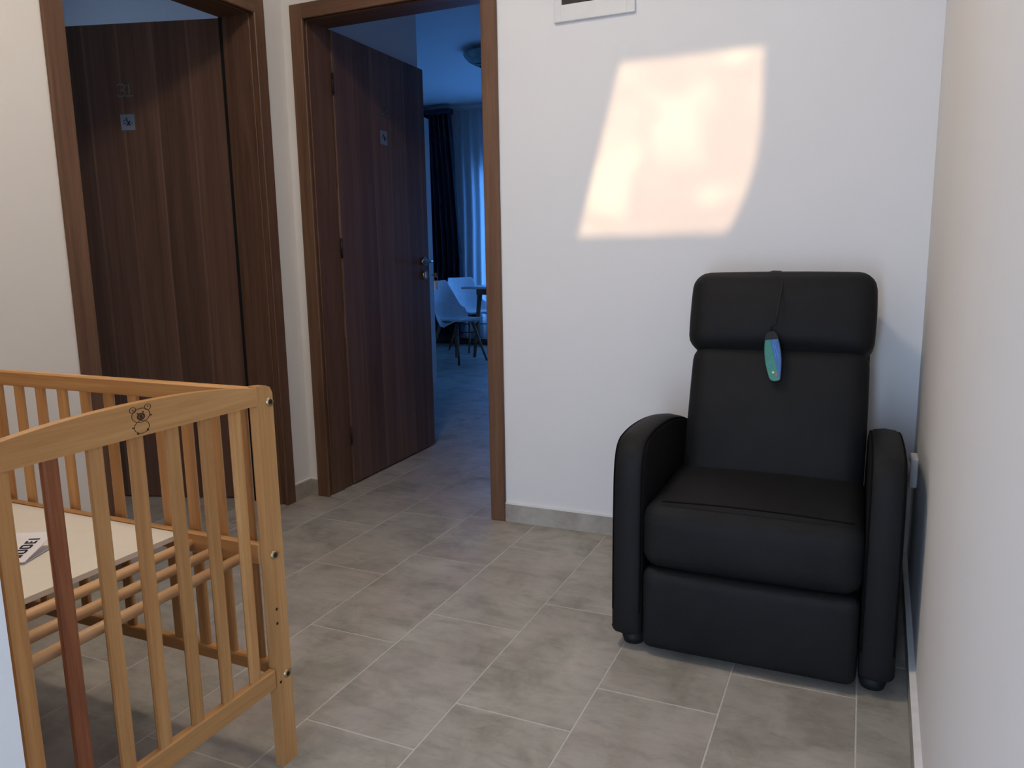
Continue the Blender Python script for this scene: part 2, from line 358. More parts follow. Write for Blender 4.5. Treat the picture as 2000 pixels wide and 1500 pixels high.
# joints measured on the photograph: column k starts at x = -1.168 + k*TW
base_y = 2.534
tile_cache = {}
def tile_mesh(wx, wy):
    key = (round(wx, 4), round(wy, 4))
    if key not in tile_cache:
        bm_ = MB(); b = 0.0006; hx, hy = wx/2-GAP/2, wy/2-GAP/2
        if hx < 0.004 or hy < 0.004: tile_cache[key] = None
        else:
            vs = [(-hx,-hy,-0.008),(hx,-hy,-0.008),(hx,hy,-0.008),(-hx,hy,-0.008),(-hx,-hy,-b),(hx,-hy,-b),(hx,hy,-b),(-hx,hy,-b),(-hx+b,-hy+b,0),(hx-b,-hy+b,0),(hx-b,hy-b,0),(-hx+b,hy-b,0)]
            bm_.add(vs, [(0,1,5,4),(1,2,6,5),(2,3,7,6),(3,0,4,7),(4,5,9,8),(5,6,10,9),(6,7,11,10),(7,4,8,11),(8,9,10,11)])
            tile_cache[key] = bm_.mesh('floor_tile', M['tile'])
    return tile_cache[key]
def merged(cells):
    return cells
ntile = 0
for k in range(-9, 7):
    x0 = -1.168+k*TW; x1 = x0+TW
    off = base_y-((k % 3)*0.4)*TL/0.6
    j0 = int(math.floor((-2-off)/TL))
    for j in range(j0, j0+16):
        ty0 = off+j*TL; ty1 = ty0+TL
        # clip the tile to each floor region; neighbouring pieces of one tile along y are merged
        cl = []
        for (a, b, c, d) in rects:
            u0, u1, v0, v1 = max(x0, a), min(x1, b), max(ty0, c), min(ty1, d)
            if u1-u0 > 0.012 and v1-v0 > 0.012: cl.append([u0, u1, v0, v1])
        cl.sort(key=lambda q: q[2]); out = []
        for q in cl:
            if out and abs(out[-1][0]-q[0]) < 1e-6 and abs(out[-1][1]-q[1]) < 1e-6 and abs(out[-1][3]-q[2]) < 1e-6: out[-1][3] = q[3]
            else: out.append(q)
        for u0, u1, v0, v1 in out:
            me = tile_mesh(u1-u0, v1-v0)
            if me: link_mesh('floor_tile', me, fl, ((u0+u1)/2, (v0+v1)/2, 0)); ntile += 1
rest = MB()
for (a, b, c, d) in [(-5.45, 0.80, 5.9, YF), (-5.45, -3.35, 3.90, 5.9), (-0.75, 0.80, D+WT, 5.9), (-5.45, -3.60, 0.2, 3.75), (-3.60, XL-WT, 0.2, 1.35), (-3.60, XL-WT, 3.30, 3.75)]:
    rest.box(a, b, c, d, -0.008, 0.0)
ro = rest.build('far_tiling', M['tile'], fl); ro['kind'] = 'stuff'
# baseboards: tile strips with a white bead of caulk on top
HB = 0.0756
def baseboard(name, segs, label):
    mb = MB(); bd = MB()
    for (a, b, nrm) in segs:
        a = Vector((*a, 0)); b = Vector((*b, 0)); n = Vector((*nrm, 0)).normalized(); t = 0.010
        for (m_, z0, z1, tt) in ((mb, 0.0005, HB, t), (bd, HB, HB+0.006, t*0.9)):
            q = [a, b, b+n*tt, a+n*tt]
            m_.add([(p.x, p.y, z0) for p in q]+[(p.x, p.y, z1) for p in q], [(0,3,2,1),(4,5,6,7),(0,1,5,4),(1,2,6,5),(2,3,7,6),(3,0,4,7)])
    o = mb.build(name, M['tile']); struct(o, label, 'baseboard'); bd.build('caulk_bead', M['bead'], o, 'white caulk line')
    return o
baseboard('baseboard_back', [((-1.300, D), (xr(D), D), (0, -1)), ((XL, D), (-2.259, D), (0, -1))], 'grey tile baseboard along the back wall')
baseboard('baseboard_left', [((XL, 2.669), (XL, D-0.01), (1, 0)), ((XL, 0.54), (XL, 1.689), (1, 0))], 'grey tile baseboard on the left wall beside door 31')
br = MB(); bd = MB()
for (m_, z0, z1, o0, o1) in ((br, 0.0005, HB, 0.0, 0.013), (bd, HB, HB+0.004, 0.0, 0.0145)):
    m_.add([(xr(y)-o, y, z) for z in (z0, z1) for (y, o) in ((REAR, o0), (REAR, o1), (D-0.01, o1), (D-0.01, o0))], [(0,3,2,1),(4,5,6,7),(0,1,5,4),(1,2,6,5),(2,3,7,6),(3,0,4,7)])
o = br.build('baseboard_right', M['tile']); struct(o, 'grey tile baseboard along the right wall', 'baseboard'); bd.build('caulk_bead', M['bead'], o, 'white caulk line')
o = MB().box(-5.45, WX0, YF-0.012, YF, 0.0005, 0.085).box(WX0, 0.8, YF-0.012, YF, 0.0005, 0.085).build('baseboard_far', M['leaf']); struct(o, 'dark baseboard under the far window', 'baseboard')

# ------------------------------------------------------------------ balcony door behind the camera; parapet and curtains added to shape the sun patch
dr = empty('window_1', ((DX0+DX1)/2, REAR, 0)); struct(dr, 'white glazed balcony door behind the camera', 'window')
cx = (DX0+DX1)/2; hw = (DX1-DX0)/2
MB().box(-hw, -hw+0.03, -0.11, -0.05, 0, DZ1).box(hw-0.03, hw, -0.11, -0.05, 0, DZ1).box(-hw, hw, -0.11, -0.05, 0, 0.05).build('frame', M['pvc'], dr)
MB().box(-hw+0.03, hw-0.03, -0.085, -0.079, 0.05, DZ1).build('pane', M['glass_door'], dr)
pz = 1.157+0.05*(D+2.70)  # height fitted so the added parapet cuts the sun below the patch
o = MB().box(-3.2, 2.2, -2.85, -2.70, -0.06, pz).build('sun_cut_parapet', M['concrete']); tag(o, 'unseen concrete parapet added outside the balcony door to cut the sun', 'parapet')
def drape(name, xa, edge, ybase, z0, z1, folds, amp, mat, nz=30, nx=64, thick=0.0):
    vs = []; fs = []
    for i in range(nz+1):
        z = z0+(z1-z0)*i/nz; xe = edge(z)
        for j in range(nx+1):
            t = j/nx; a = amp*min(1.0, 0.35+abs(xe-xa(z))*1.5)
            vs.append((xa(z)+(xe-xa(z))*t, ybase+a*math.sin(2*math.pi*folds*t+0.4*math.sin(3*z)), z))
    for i in range(nz):
        for j in range(nx):
            fs.append((i*(nx+1)+j, i*(nx+1)+j+1, (i+1)*(nx+1)+j+1, (i+1)*(nx+1)+j))
    return MB().add(vs, fs, True)
def interp(pts):
    def f(z):
        for (z0, x0), (z1, x1) in zip(pts, pts[1:]):
            if z <= z1: return x0+(x1-x0)*max(0, min(1, (z-z0)/(z1-z0)))
        return pts[-1][1]
    return f
shift = 0.08*(D-(REAR+0.06))
cu_l = drape('cl', lambda z: -0.905, interp([(0.1, -0.72), (0.75, -0.84), (1.376, -0.981+shift), (1.97, -0.823+shift), (2.3, -0.74+shift)]), REAR+0.06, 0.06, 2.2, 5, 0.022, None)  # added drape, its edge shaped to slant the sun patch on the left
o = cu_l.build('curtain', M['beige_curtain']); tag(o, 'unseen beige curtain added to slant the left edge of the sun patch', 'curtain', 'added sun-shaping curtains')
cu_r = drape('cr', lambda z: 0.090, interp([(0.1, -0.10), (1.10, -0.16), (1.30, -0.475+shift), (1.375, -0.452+shift), (1.40, -0.425+shift), (1.49, -0.386+shift), (1.60, -0.352+shift), (1.716, -0.338+shift), (2.3, -0.335+shift)]), REAR+0.06, 0.06, 2.2, 4, 0.018, None)  # added drape, its edge shaped to round off the patch at lower right
o = cu_r.build('curtain', M['beige_curtain']); tag(o, 'unseen beige curtain added to trim the lower right of the sun patch', 'curtain', 'added sun-shaping curtains')
o = MB().cyl((-0.910, REAR+0.06, 2.215), (0.092, REAR+0.06, 2.215), 0.012).build('curtain_rod', M['steel']); tag(o, 'steel curtain rod above the balcony door', 'rod')

# ------------------------------------------------------------------ hallway ceiling lamp (its own light)
LX, LY = -1.15, 1.27
lamp = empty('ceiling_lamp', (LX, LY, H)); tag(lamp, 'round lit flush lamp on the hallway ceiling', 'lamp')
MB().lathe((0, 0, 0), [(0, 0), (0.19, 0), (0.19, -0.025), (0.175, -0.03)]).build('lamp_base', M['whitep'], lamp)
MB().lathe((0, 0, 0), [(0.175, -0.03), (0.165, -0.055), (0.13, -0.08), (0.07, -0.095), (0.0001, -0.10)]).build('diffuser', M['lamp_on'], lamp)

# ------------------------------------------------------------------ doors
DIGITS = {'3': [[(0.06, 0.86), (0.22, 0.98), (0.46, 1.0), (0.68, 0.90), (0.74, 0.75), (0.66, 0.60), (0.40, 0.53), (0.68, 0.46), (0.80, 0.28), (0.70, 0.09), (0.44, 0.0), (0.18, 0.03), (0.02, 0.16)]],
          '1': [[(0.10, 0.82), (0.42, 1.0), (0.42, 0.03)], [(0.08, 0.025), (0.78, 0.025)]],
          '2': [[(0.06, 0.78), (0.16, 0.94), (0.40, 1.0), (0.66, 0.90), (0.72, 0.70), (0.58, 0.48), (0.04, 0.03), (0.80, 0.03), (0.80, 0.12)]]}
def digit(ch, size, wd, th):
    """metal numeral: mitred flat strokes in the xz plane, front at y=-th"""
    mb = MB()
    for st in DIGITS[ch]:
        L, R = [], []
        for i, p in enumerate(st):
            a = Vector(st[max(i-1, 0)]); b = Vector(st[min(i+1, len(st)-1)]); d = (b-a).normalized(); n = Vector((-d.y, d.x))*wd/2
            q = Vector(p)*size; L.append(q+n); R.append(q-n)
        k = len(st); vs = [(p.x, y, p.y) for y in (0, -th) for p in L+R]
        n2 = 2*k; fs = []
        for i in range(k-1):
            fs += [(n2+i, n2+i+1, n2+k+i+1, n2+k+i), (i, k+i, k+i+1, i+1), (i, i+1, n2+i+1, n2+i), (k+i, n2+k+i, n2+k+i+1, k+i+1)]
        fs += [(0, n2, n2+k, k), (k-1, 2*k-1, n2+2*k-1, n2+k-1)]
        mb.add(vs, fs)
    return mb
def make_leaf(parent, hinge, rz, face, width, number, hinges_z, num_t, num_z, st_z):
    """leaf in its own frame: x from the hinge outwards, visible face at y=0 with outward normal `face` along y"""
    th = 0.040
    lf = MB().bbox(0.0, width, *( (0, th) if face < 0 else (-th, 0)), 0.008, 2.083, 0.002).build('leaf', M['leaf'], parent)
    lf.location = hinge; lf.rotation_euler = (0, 0, rz)
    # helper frame: X to the reader's right, -Y to the reader
    fm = Matrix.Identity(4) if face < 0 else Matrix.Rotation(math.pi, 4, 'Z')
    def put(mb, t, z): return mb.xform(Matrix.Translation((t, 0, z)) @ fm)
    wdt = 0.036
    for i, ch in enumerate(number):
        d = digit(ch, 0.050, 0.0065, 0.003); d.xform(Matrix.Translation((-wdt+i*wdt, 0, -0.025)))
        put(d, num_t, num_z).build('door_numeral', M['bronze'], lf, 'bronze numeral '+ch)
    st = put(MB().bbox(-0.032, 0.032, -0.0015, 0, -0.033, 0.033, 0.0005), num_t, st_z).build('sticker', M['sticker'], lf, 'pale blue no-smoking sticker')
    ik = MB()
    def bar(a, b, wd):
        a, b = Vector(a), Vector(b); d = (b-a).normalized(); n = Vector((-d.y, d.x))*wd/2
        q = [a+n, b+n, b-n, a-n]; ik.add([(p.x, y, p.y) for y in (-0.0016, -0.0026) for p in q], [(0,1,2,3),(7,6,5,4),(0,4,5,1),(1,5,6,2),(2,6,7,3),(3,7,4,0)])
    bar((-0.006, 0.012), (0.012, -0.014), 0.005); bar((0.012, 0.006), (-0.003, -0.013), 0.005); bar((-0.018, 0.002), (-0.012, 0.010), 0.003); bar((-0.006, 0.020), (0.0, 0.012), 0.003); bar((-0.020, -0.004), (-0.006, -0.004), 0.003); bar((0.016, -0.004), (0.022, -0.004), 0.003)
    put(ik, num_t, st_z).build('sticker_print', M['ink'], lf)
    tl = width-0.055
    for sd in (-1, 1):
        y0 = 0 if sd == face else -face*th
        s_ = sd
        hd = MB(); hd.cyl((tl, y0, 1.06), (tl, y0+s_*0.008, 1.06), 0.026, n=20); hd.cyl((tl, y0+s_*0.008, 1.06), (tl, y0+s_*0.045, 1.06), 0.0095)
        hd.tube([(tl+0.006, y0+s_*0.045, 1.06), (tl-0.03, y0+s_*0.048, 1.061), (tl-0.075, y0+s_*0.046, 1.061), (tl-0.105, y0+s_*0.036, 1.060)], 0.009)
        hd.build('handle', M['steel'], lf, 'brushed steel lever handle')
        es = MB(); es.cyl((tl, y0, 0.985), (tl, y0+s_*0.008, 0.985), 0.026, n=20); es.box(tl-0.004, tl+0.004, min(y0, y0+s_*0.012), max(y0, y0+s_*0.012), 0.972, 1.000)
        es.build('keyhole_rosette', M['steel'], lf)
    for z in hinges_z:
        MB().cyl((-0.006, face*0.004, z-0.045), (-0.006, face*0.004, z+0.045), 0.0055).build('hinge', M['smoked'], lf, 'slim dark hinge')
    MB().bbox(width, width+0.0015, *((0.010, 0.030) if face < 0 else (-0.030, -0.010)), 0.93, 1.13, 0.0003).build('lock_plate', M['brass'], lf)
    return lf
# door 31 in the left wall
d31 = empty('door_1', (XL, (1.689+2.669)/2, 0)); struct(d31, 'walnut door numbered 31 standing ajar with walnut frame', 'door')
yc = (1.689+2.669)/2
def fr(mb, name, mat, par, lab=None, off=(0, 0)):
    mb.xform(Matrix.Translation((-off[0], -off[1], 0))); return mb.build(name, mat, par, lab)
o31 = (XL, yc)
FT = 2.139
fr(MB().bbox(XL, XL+0.014, 1.689, 1.760, 0, FT, 0.003), 'casing', M['frame_z'], d31, None, o31)
fr(MB().bbox(XL, XL+0.014, 2.610, 2.669, 0, FT, 0.003), 'casing', M['frame_z'], d31, None, o31)
fr(MB().bbox(XL, XL+0.0138, 1.700, 2.660, 2.072, FT, 0.003), 'casing', M['frame_y'], d31, None, o31)
fr(MB().bbox(XL-WT-0.002, XL, 1.715, 1.752, 0, 2.105, 0.002).bbox(XL-0.115, XL-0.02, 1.752, 1.758, 0, 2.085, 0.002), 'jamb', M['frame_z'], d31, None, o31)
fr(MB().bbox(XL-WT-0.002, XL, 2.618, 2.645, 0, 2.105, 0.002).bbox(XL-0.115, XL-0.02, 2.612, 2.618, 0, 2.085, 0.002), 'jamb', M['frame_z'], d31, None, o31)
fr(MB().bbox(XL-WT-0.002, XL, 1.752, 2.618, 2.080, 2.105, 0.002).bbox(XL-0.115, XL-0.02, 1.752, 2.618, 2.074, 2.080, 0.002), 'head_jamb', M['frame_y'], d31, None, o31)
fr(MB().box(XL-WT-0.003, XL-WT+0.010, 2.614, 2.6185, 0, 2.08), 'seal', M['blackp'], d31, None, o31)
make_leaf(d31, (-2.493-o31[0], 2.634-o31[1], 0), math.radians(197.86), 1, 0.845, '31', (1.855, 1.134, 0.25), 0.455, 1.813, 1.682)
# door 32 in the back wall
o32 = ((-2.259-1.300)/2, D)
d32 = empty('door_2', (o32[0], o32[1], 0)); struct(d32, 'walnut door numbered 32 opened into the blue-lit room with walnut frame', 'door')
fr(MB().bbox(-2.259, -2.194, D-0.014, D, 0, FT, 0.003), 'casing', M['frame_z'], d32, None, o32)
fr(MB().bbox(-1.366, -1.300, D-0.014, D, 0, FT, 0.003), 'casing', M['frame_z'], d32, None, o32)
fr(MB().bbox(-2.250, -1.309, D-0.0138, D, 2.078, FT, 0.003), 'casing', M['frame_x'], d32, None, o32)
fr(MB().bbox(-2.235, -2.206, D, D+WT+0.002, 0, 2.115, 0.002).bbox(-2.206, -2.199, D+0.02, D+0.115, 0, 2.085, 0.002), 'jamb', M['frame_z'], d32, None, o32)
fr(MB().bbox(-1.352, -1.325, D, D+WT+0.002, 0, 2.115, 0.002).bbox(-1.358, -1.352, D+0.02, D+0.115, 0, 2.085, 0.002), 'jamb', M['frame_z'], d32, None, o32)
fr(MB().bbox(-2.206, -1.352, D, D+WT+0.002, 2.086, 2.115, 0.002).bbox(-2.206, -1.352, D+0.02, D+0.115, 2.079, 2.086, 0.002), 'head_jamb', M['frame_x'], d32, None, o32)
lf32 = make_leaf(d32, (-2.201-o32[0], 2.981-o32[1], 0), math.radians(92.1), -1, 0.845, '32', (1.855, 1.134, 0.25), 0.415, 1.808, 1.675)
kt = empty('room_key', (-2.2265-0.0205, 3.815, 0.985)); tag(kt, 'key with white tag hanging from the lock of door 32', 'key')
# the key hangs on the room side edge of the lock rosette
MB().cyl((0.056, -0.035, 0.0), (0.082, -0.035, 0.0), 0.003).box(0.080, 0.084, -0.047, -0.023, -0.012, 0.012).build('key_blade', M['brass'], kt)
MB().tube([(0.082+0.012*math.cos(a), -0.035, -0.020+0.012*math.sin(a)) for a in [i*math.pi/8 for i in range(17)]], 0.0012, 6).build('key_ring', M['steel'], kt)
MB().bbox(0.079, 0.085, -0.050, -0.020, -0.082, -0.032, 0.001).build('key_tag', M['whitep'], kt, 'white plastic key tag')

# ------------------------------------------------------------------ breaker panel and socket
bp = empty('breaker_panel', (-0.919, D, 1.915)); tag(bp, 'white breaker panel frame with dark smoked door high on the back wall', 'breaker panel')
pn = MB(); x0, x1, z1 = -0.150, 0.150, 0.42
pn.bbox(x0, x0+0.030, -0.014, 0, 0, z1, 0.002).bbox(x1-0.030, x1, -0.014, 0, 0, z1, 0.002).bbox(x0+0.028, x1-0.028, -0.0138, 0, 0.0002, 0.058, 0.002).bbox(x0+0.028, x1-0.028, -0.0138, 0, z1-0.05, z1-0.0002, 0.002)
pn.build('frame', M['whitep'], bp)
MB().bbox(x0+0.029, x1-0.029, -0.008, -0.002, 0.056, z1-0.048, 0.001).build('panel_door', M['smoked'], bp, 'smoked dark door')
MB().bbox(-0.03, 0.03, -0.0115, -0.008, 0.060, 0.074, 0.001).build('door_pull', M['blackp'], bp)
sy = 2.55
so = empty('wall_socket', (xr(sy), sy, 0.437)); tag(so, 'white wall socket on the right wall behind the recliner arm', 'socket')
so.rotation_euler = (0, 0, -math.atan(0.020))
MB().bbox(-0.020, 0, -0.040, 0.040, -0.050, 0.040, 0.003).build('plate', M['whitep'], so)
MB().lathe((0, 0, 0), [(0.020, 0), (0.020, 0.004), (0.016, 0.004), (0.016, 0.001)], 20).xform(Matrix.Translation((-0.020, 0, 0)) @ Matrix.Rotation(-math.pi/2, 4, 'Y')).build('socket_ring', M['whitep'], so)

# ------------------------------------------------------------------ recliner
RX = -0.234
rc = empty('recliner', (RX, 2.30, 0)); tag(rc, 'black leather recliner armchair against the white back wall', 'armchair')
def R(mb, name, mat, label=None, par=None):
    mb.xform(Matrix.Translation((-RX, -2.30, 0))); return mb.build(name, mat, par or rc, label)
def smooth_closed(pts, it=2):
    for _ in range(it):
        q = []
        for i in range(len(pts)):
            a, b = pts[i], pts[(i+1) % len(pts)]
            q += [(0.75*a[0]+0.25*b[0], 0.75*a[1]+0.25*b[1]), (0.25*a[0]+0.75*b[0], 0.25*a[1]+0.75*b[1])]
        pts = q
    return pts
ARM = [(1.990, 0.050), (1.955, 0.050), (1.948, 0.054), (1.946, 0.09), (1.946, 0.25), (1.950, 0.42), (1.955, 0.53), (1.985, 0.592), (2.07, 0.606), (2.18, 0.606), (2.32, 0.596), (2.46, 0.572), (2.60, 0.532), (2.68, 0.46), (2.69, 0.25), (2.69, 0.055), (2.64, 0.050), (2.35, 0.050)]
def arm(xa, xb, inner):
    prof = smooth_closed(ARM, 2); n = len(prof); cyy = sum(p[0] for p in prof)/n; czz = sum(p[1] for p in prof)/n
    steps = [(0.0, 0.016), (0.06, 0.006), (0.16, 0.0), (0.5, -0.004), (0.84, 0.0), (0.94, 0.006), (1.0, 0.016)]
    vs = []; fs = []
    nrm = []
    for i in range(n):
        a, b = prof[i-1], prof[(i+1) % n]; d = Vector((b[0]-a[0], b[1]-a[1])).normalized(); nrm.append(Vector((-d.y, d.x)) if True else None)
    # inward direction: towards the centre
    sg = 1 if (Vector((cyy, czz))-Vector(prof[0])).dot(nrm[0]) > 0 else -1
    for t, ins in steps:
        x = xa+(xb-xa)*t
        for p, k in zip(prof, nrm): vs.append((x, p[0]+sg*k.x*ins, p[1]+sg*k.y*ins))
    for s_ in range(len(steps)-1):
        for i in range(n): fs.append((s_*n+i, s_*n+(i+1) % n, (s_+1)*n+(i+1) % n, (s_+1)*n+i))
    mb = MB().add(vs, fs, True); mb.add(vs, [tuple(range(n)), tuple(range((len(steps)-1)*n, len(steps)*n))])
    o = R(mb, 'armrest', M['leather'])
    for t, ins in ((0.055, 0.0055), (0.945, 0.0055)):
        x = xa+(xb-xa)*t; line = [(x-RX, p[0]+sg*k.x*ins-2.30, p[1]+sg*k.y*ins) for p, k in zip(prof, nrm) if p[1] > 0.10 and p[0] < 2.66]
        st = max(range(len(line)), key=lambda i: (Vector(line[i])-Vector(line[i-1])).length); line = line[st:]+line[:st]
        MB().tube(line, 0.0022, 6).build('piping', M['seam'], o, 'black piped seam')
    return o
arm(-0.592, -0.507, 1); arm(0.040, 0.122, -1)
sx0, sx1 = -0.509, 0.041; smx = (sx0+sx1)/2; shw = (sx1-sx0)/2
seat = R(MB().rbox(smx, 2.190, 0.345, shw, 0.255, 0.092, 0.048, 12, (0, 0.010, 0.014)), 'seat', M['leather'])
# piped seam across the front edge of the seat
line = [(smx+shw*t-RX, 1.958-0.006*(1-t*t)-2.30, 0.4385+0.011*(1-t*t)) for t in [-0.80+0.1*i for i in range(18)]]
MB().tube(line, 0.0022, 6).build('piping', M['seam'], seat, 'black piped seam')
R(MB().rbox(smx, 1.983, 0.136, shw-0.004, 0.042, 0.116, 0.026, 12, (0, 0.010, 0)), 'footrest', M['leather'])
R(MB().bbox(sx0+0.01, sx1-0.01, 2.02, 2.66, 0.085, 0.30, 0.01), 'base_body', M['blackp'])
# backrest: lower pad and head pad leaning back together
ang = math.radians(-18)
RT = Matrix.Rotation(ang, 3, 'X')
def along(s_, off=0.0):      # point on the leaning back line, s_ metres up from the seat
    b = Vector((0, 2.395, 0.36)); return b+Vector((0, math.sin(-ang)*s_, math.cos(ang)*s_))+Vector((0, -math.cos(ang)*off, -math.sin(-ang)*off))*(-1)
lo = along(0.205)
R(MB().rbox(-0.226, lo.y, lo.z, 0.257, 0.085, 0.245, 0.052, 14, (0.004, 0.022, 0.0), RT), 'backrest', M['leather'])
hd = along(0.555)
R(MB().rbox(-0.229, hd.y-0.008, hd.z, 0.268, 0.092, 0.128, 0.050, 14, (0.006, 0.022, 0.006), RT), 'headrest', M['leather'])
bs = along(0.335); nb = Vector((0, math.cos(ang), math.sin(ang)))*0.112
R(MB().rbox(-0.229, bs.y+nb.y, bs.z+nb.z, 0.262, 0.050, 0.335, 0.040, 10, (0, 0, 0), RT), 'back_shell', M['leather'])
for fx, fy in ((-0.545, 2.02), (0.076, 2.02), (-0.545, 2.60), (0.076, 2.60)):
    R(MB().cyl((fx, fy, 0.0), (fx, fy, 0.022), 0.028, 0.034, 20).cyl((fx, fy, 0.022), (fx, fy, 0.085), 0.034, 0.034, 20), 'foot', M['blackp'])

# remote control hanging over the headrest
rm = empty('remote_control', (-0.232, 2.44, 0.76)); tag(rm, 'green and blue remote control hanging by its cord over the black headrest', 'remote control')
def onback(z, gap):   # y of the front surface of the back cushions near x = -0.23
    s_ = (z-0.36)/math.cos(ang); c = along(s_); bul = 0.085+0.020
    return c.y-bul/math.cos(ang)-gap
out = [(-0.010, 0.075), (0.012, 0.075), (0.0195, 0.055), (0.0245, 0.020), (0.024, -0.020), (0.018, -0.060), (0.015, -0.076), (-0.013, -0.076), (-0.020, -0.050), (-0.025, -0.010), (-0.0235, 0.030), (-0.018, 0.058)]
tilt = Matrix.Rotation(ang*0.75, 4, 'X') @ Matrix.Rotation(math.radians(-8), 4, 'Y')
RZ = 0.783
ry = onback(RZ, 0.030)
rmT = Matrix.Translation((-0.231, ry, RZ)) @ tilt
def RM(mb, name, mat, label=None, par=None):
    mb.xform(Matrix.Translation((0.232, -2.44, -0.76)) @ rmT); return mb.build(name, mat, par or rm, label)
body = RM(MB().prism(smooth_closed(out, 2), 'y', -0.007, 0.011), 'body', M['blackp'])
half = smooth_closed(out, 2)
def clip(poly, f):
    res = []
    for i in range(len(poly)):
        a, b = poly[i], poly[(i+1) % len(poly)]; fa, fb = f(a), f(b)
        if fa >= 0: res.append(a)
        if fa*fb < 0: t = fa/(fa-fb); res.append((a[0]+(b[0]-a[0])*t, a[1]+(b[1]-a[1])*t))
    return res
small = [(x*0.92, z*0.965) for x, z in half]
small = clip(small, lambda p: 0.050-p[1])
g1 = clip(small, lambda p: (-0.004-p[0]+ (0.016*(-p[1]-0.02)/0.05 if p[1] < -0.02 else 0)))
g2 = clip(small, lambda p: -(-0.004-p[0]+ (0.016*(-p[1]-0.02)/0.05 if p[1] < -0.02 else 0)))
RM(MB().prism(g1, 'y', -0.0085, -0.007), 'green_label', M['green'], 'teal green side label')
RM(MB().prism(g2, 'y', -0.0084, -0.007), 'blue_label', M['blue'], 'blue side label')
pr = MB()
pr.tube([(0.004, -0.0088, 0.046), (0.010, -0.0088, 0.044), (0.009, -0.0088, 0.034), (0.011, -0.0088, 0.018), (0.014, -0.0088, 0.004), (0.016, -0.0088, -0.008), (0.012, -0.0088, -0.012)], 0.0007, 5)
pr.tube([(0.003, -0.0088, 0.045), (0.004, -0.0088, 0.032), (0.006, -0.0088, 0.016), (0.008, -0.0088, -0.002), (0.011, -0.0088, -0.012)], 0.0007, 5)
pr.tube([(-0.018, -0.0090, 0.002), (-0.014, -0.0090, 0.008), (-0.011, -0.0090, 0.001), (-0.009, -0.0090, 0.008)], 0.0008, 5)
pr.tube([(-0.016, -0.0090, -0.022), (-0.010, -0.0090, -0.024), (-0.006, -0.0090, -0.019)], 0.0007, 5).tube([(-0.013, -0.0090, -0.032), (-0.008, -0.0090, -0.034)], 0.0007, 5)
RM(pr, 'figure_print', M['lightblue'], 'light blue body outline print')
RM(MB().cyl((-0.003, -0.0085, -0.048), (-0.003, -0.0115, -0.048), 0.0034, n=14), 'button', M['yellow'], 'yellow-green button')
RM(MB().cyl((0.006, -0.0085, -0.056), (0.006, -0.0115, -0.056), 0.0034, n=14), 'button', M['red'], 'red button')
top = rmT @ Vector((0.001, 0.002, 0.072))
hy = hd.y; cord = [(top.x, top.y, top.z), (top.x-0.002, top.y+0.004, top.z+0.018)]
for z, x in ((0.875, -0.230), (0.92, -0.225), (0.955, -0.222)): cord.append((x, onback(z, 0.044), z))
zt = hd.z+0.128*math.cos(ang)+0.012
cord += [(-0.221, hd.y-0.106, 0.975), (-0.221, hd.y-0.086, 0.994), (-0.224, hd.y-0.052, zt+0.001), (-0.235, hd.y+0.01, zt+0.006), (-0.262, hd.y+0.045, zt+0.006), (-0.300, hd.y+0.08, zt-0.004)]
MB().tube([Vector(c)-Vector((-0.232, 2.44, 0.76)) for c in cord], 0.0023, 8).build('cord', M['blackp'], rm, 'thin black cable')

# ------------------------------------------------------------------ cot
CX1, CX0, CY1, CY0 = -1.097, -2.285, 1.225, 0.570
ct = empty('baby_cot', ((CX0+CX1)/2, (CY0+CY1)/2, 0)); tag(ct, 'honey pine baby cot with slatted sides and curved end rail', 'cot')
co = ((CX0+CX1)/2, (CY0+CY1)/2)
def K(mb, name, mat, label=None, par=None):
    mb.xform(Matrix.Translation((-co[0], -co[1], 0))); return mb.build(name, mat, par or ct, label)
def post(xa, xb, ya, yb, sgn):
    # rounded top outline in yz
    z = 0.842
    prof = [(ya, 0), (yb, 0), (yb, z-0.018), (yb-0.006, z-0.005), (yb-0.018, z), (ya, z+0.002)] if sgn > 0 else [(ya, 0), (yb, 0), (yb, z+0.002), (ya+0.018, z), (ya+0.006, z-0.005), (ya, z-0.018)]
    return K(MB().prism(prof, 'x', xa, xb), 'post', M['pine_z'])
PW = 0.022
posts = []
for xa in (CX1-PW, CX0):
    posts.append(post(xa, xa+PW, CY1-0.045, CY1, 1)); posts.append(post(xa, xa+PW, CY0, CY0+0.045, -1))
ym = (CY0+CY1)/2; yh = (CY1-CY0)/2-0.045
def end_rail(x):
    up = []; n = 24
    for i in range(n+1):
        t = -1+2*i/n; up.append((ym+yh*t, 0.840+0.022*(1-abs(t)**2.2)))
    return K(MB().prism([(ym-yh, 0.805), (ym+yh, 0.805)]+up[::-1], 'x', x, x+0.018), 'end_rail', M['pine_y'])
er = end_rail(CX1-0.019); end_rail(CX0+0.001)
for x in (CX1-0.020, CX0+0.001): K(MB().bbox(x, x+0.018, CY0+0.045, CY1-0.045, 0.187, 0.231, 0.003), 'bottom_rail', M['pine_y'])
def slat_mesh(wd, th, z0, z1, axis, mat):
    """flat bar with rounded edges; width along axis"""
    o_ = []; r = th/2
    for k in range(5): a = -math.pi/2+math.pi*k/4; o_.append((wd/2-r+r*math.cos(a), r*math.sin(a)))
    for k in range(5): a = math.pi/2+math.pi*k/4; o_.append((-wd/2+r+r*math.cos(a), r*math.sin(a)))
    if axis == 'y': o_ = [(-b, a) for a, b in o_]
    return MB().prism(o_, 'z', z0, z1, False).mesh('slat', mat)
pitch = 0.0767
me_e = slat_mesh(0.029, 0.012, 0.229, 0.808, 'y', M['pine_z']); me_r = slat_mesh(0.029, 0.012, 0.229, 0.808, 'y', M['pine_red'])
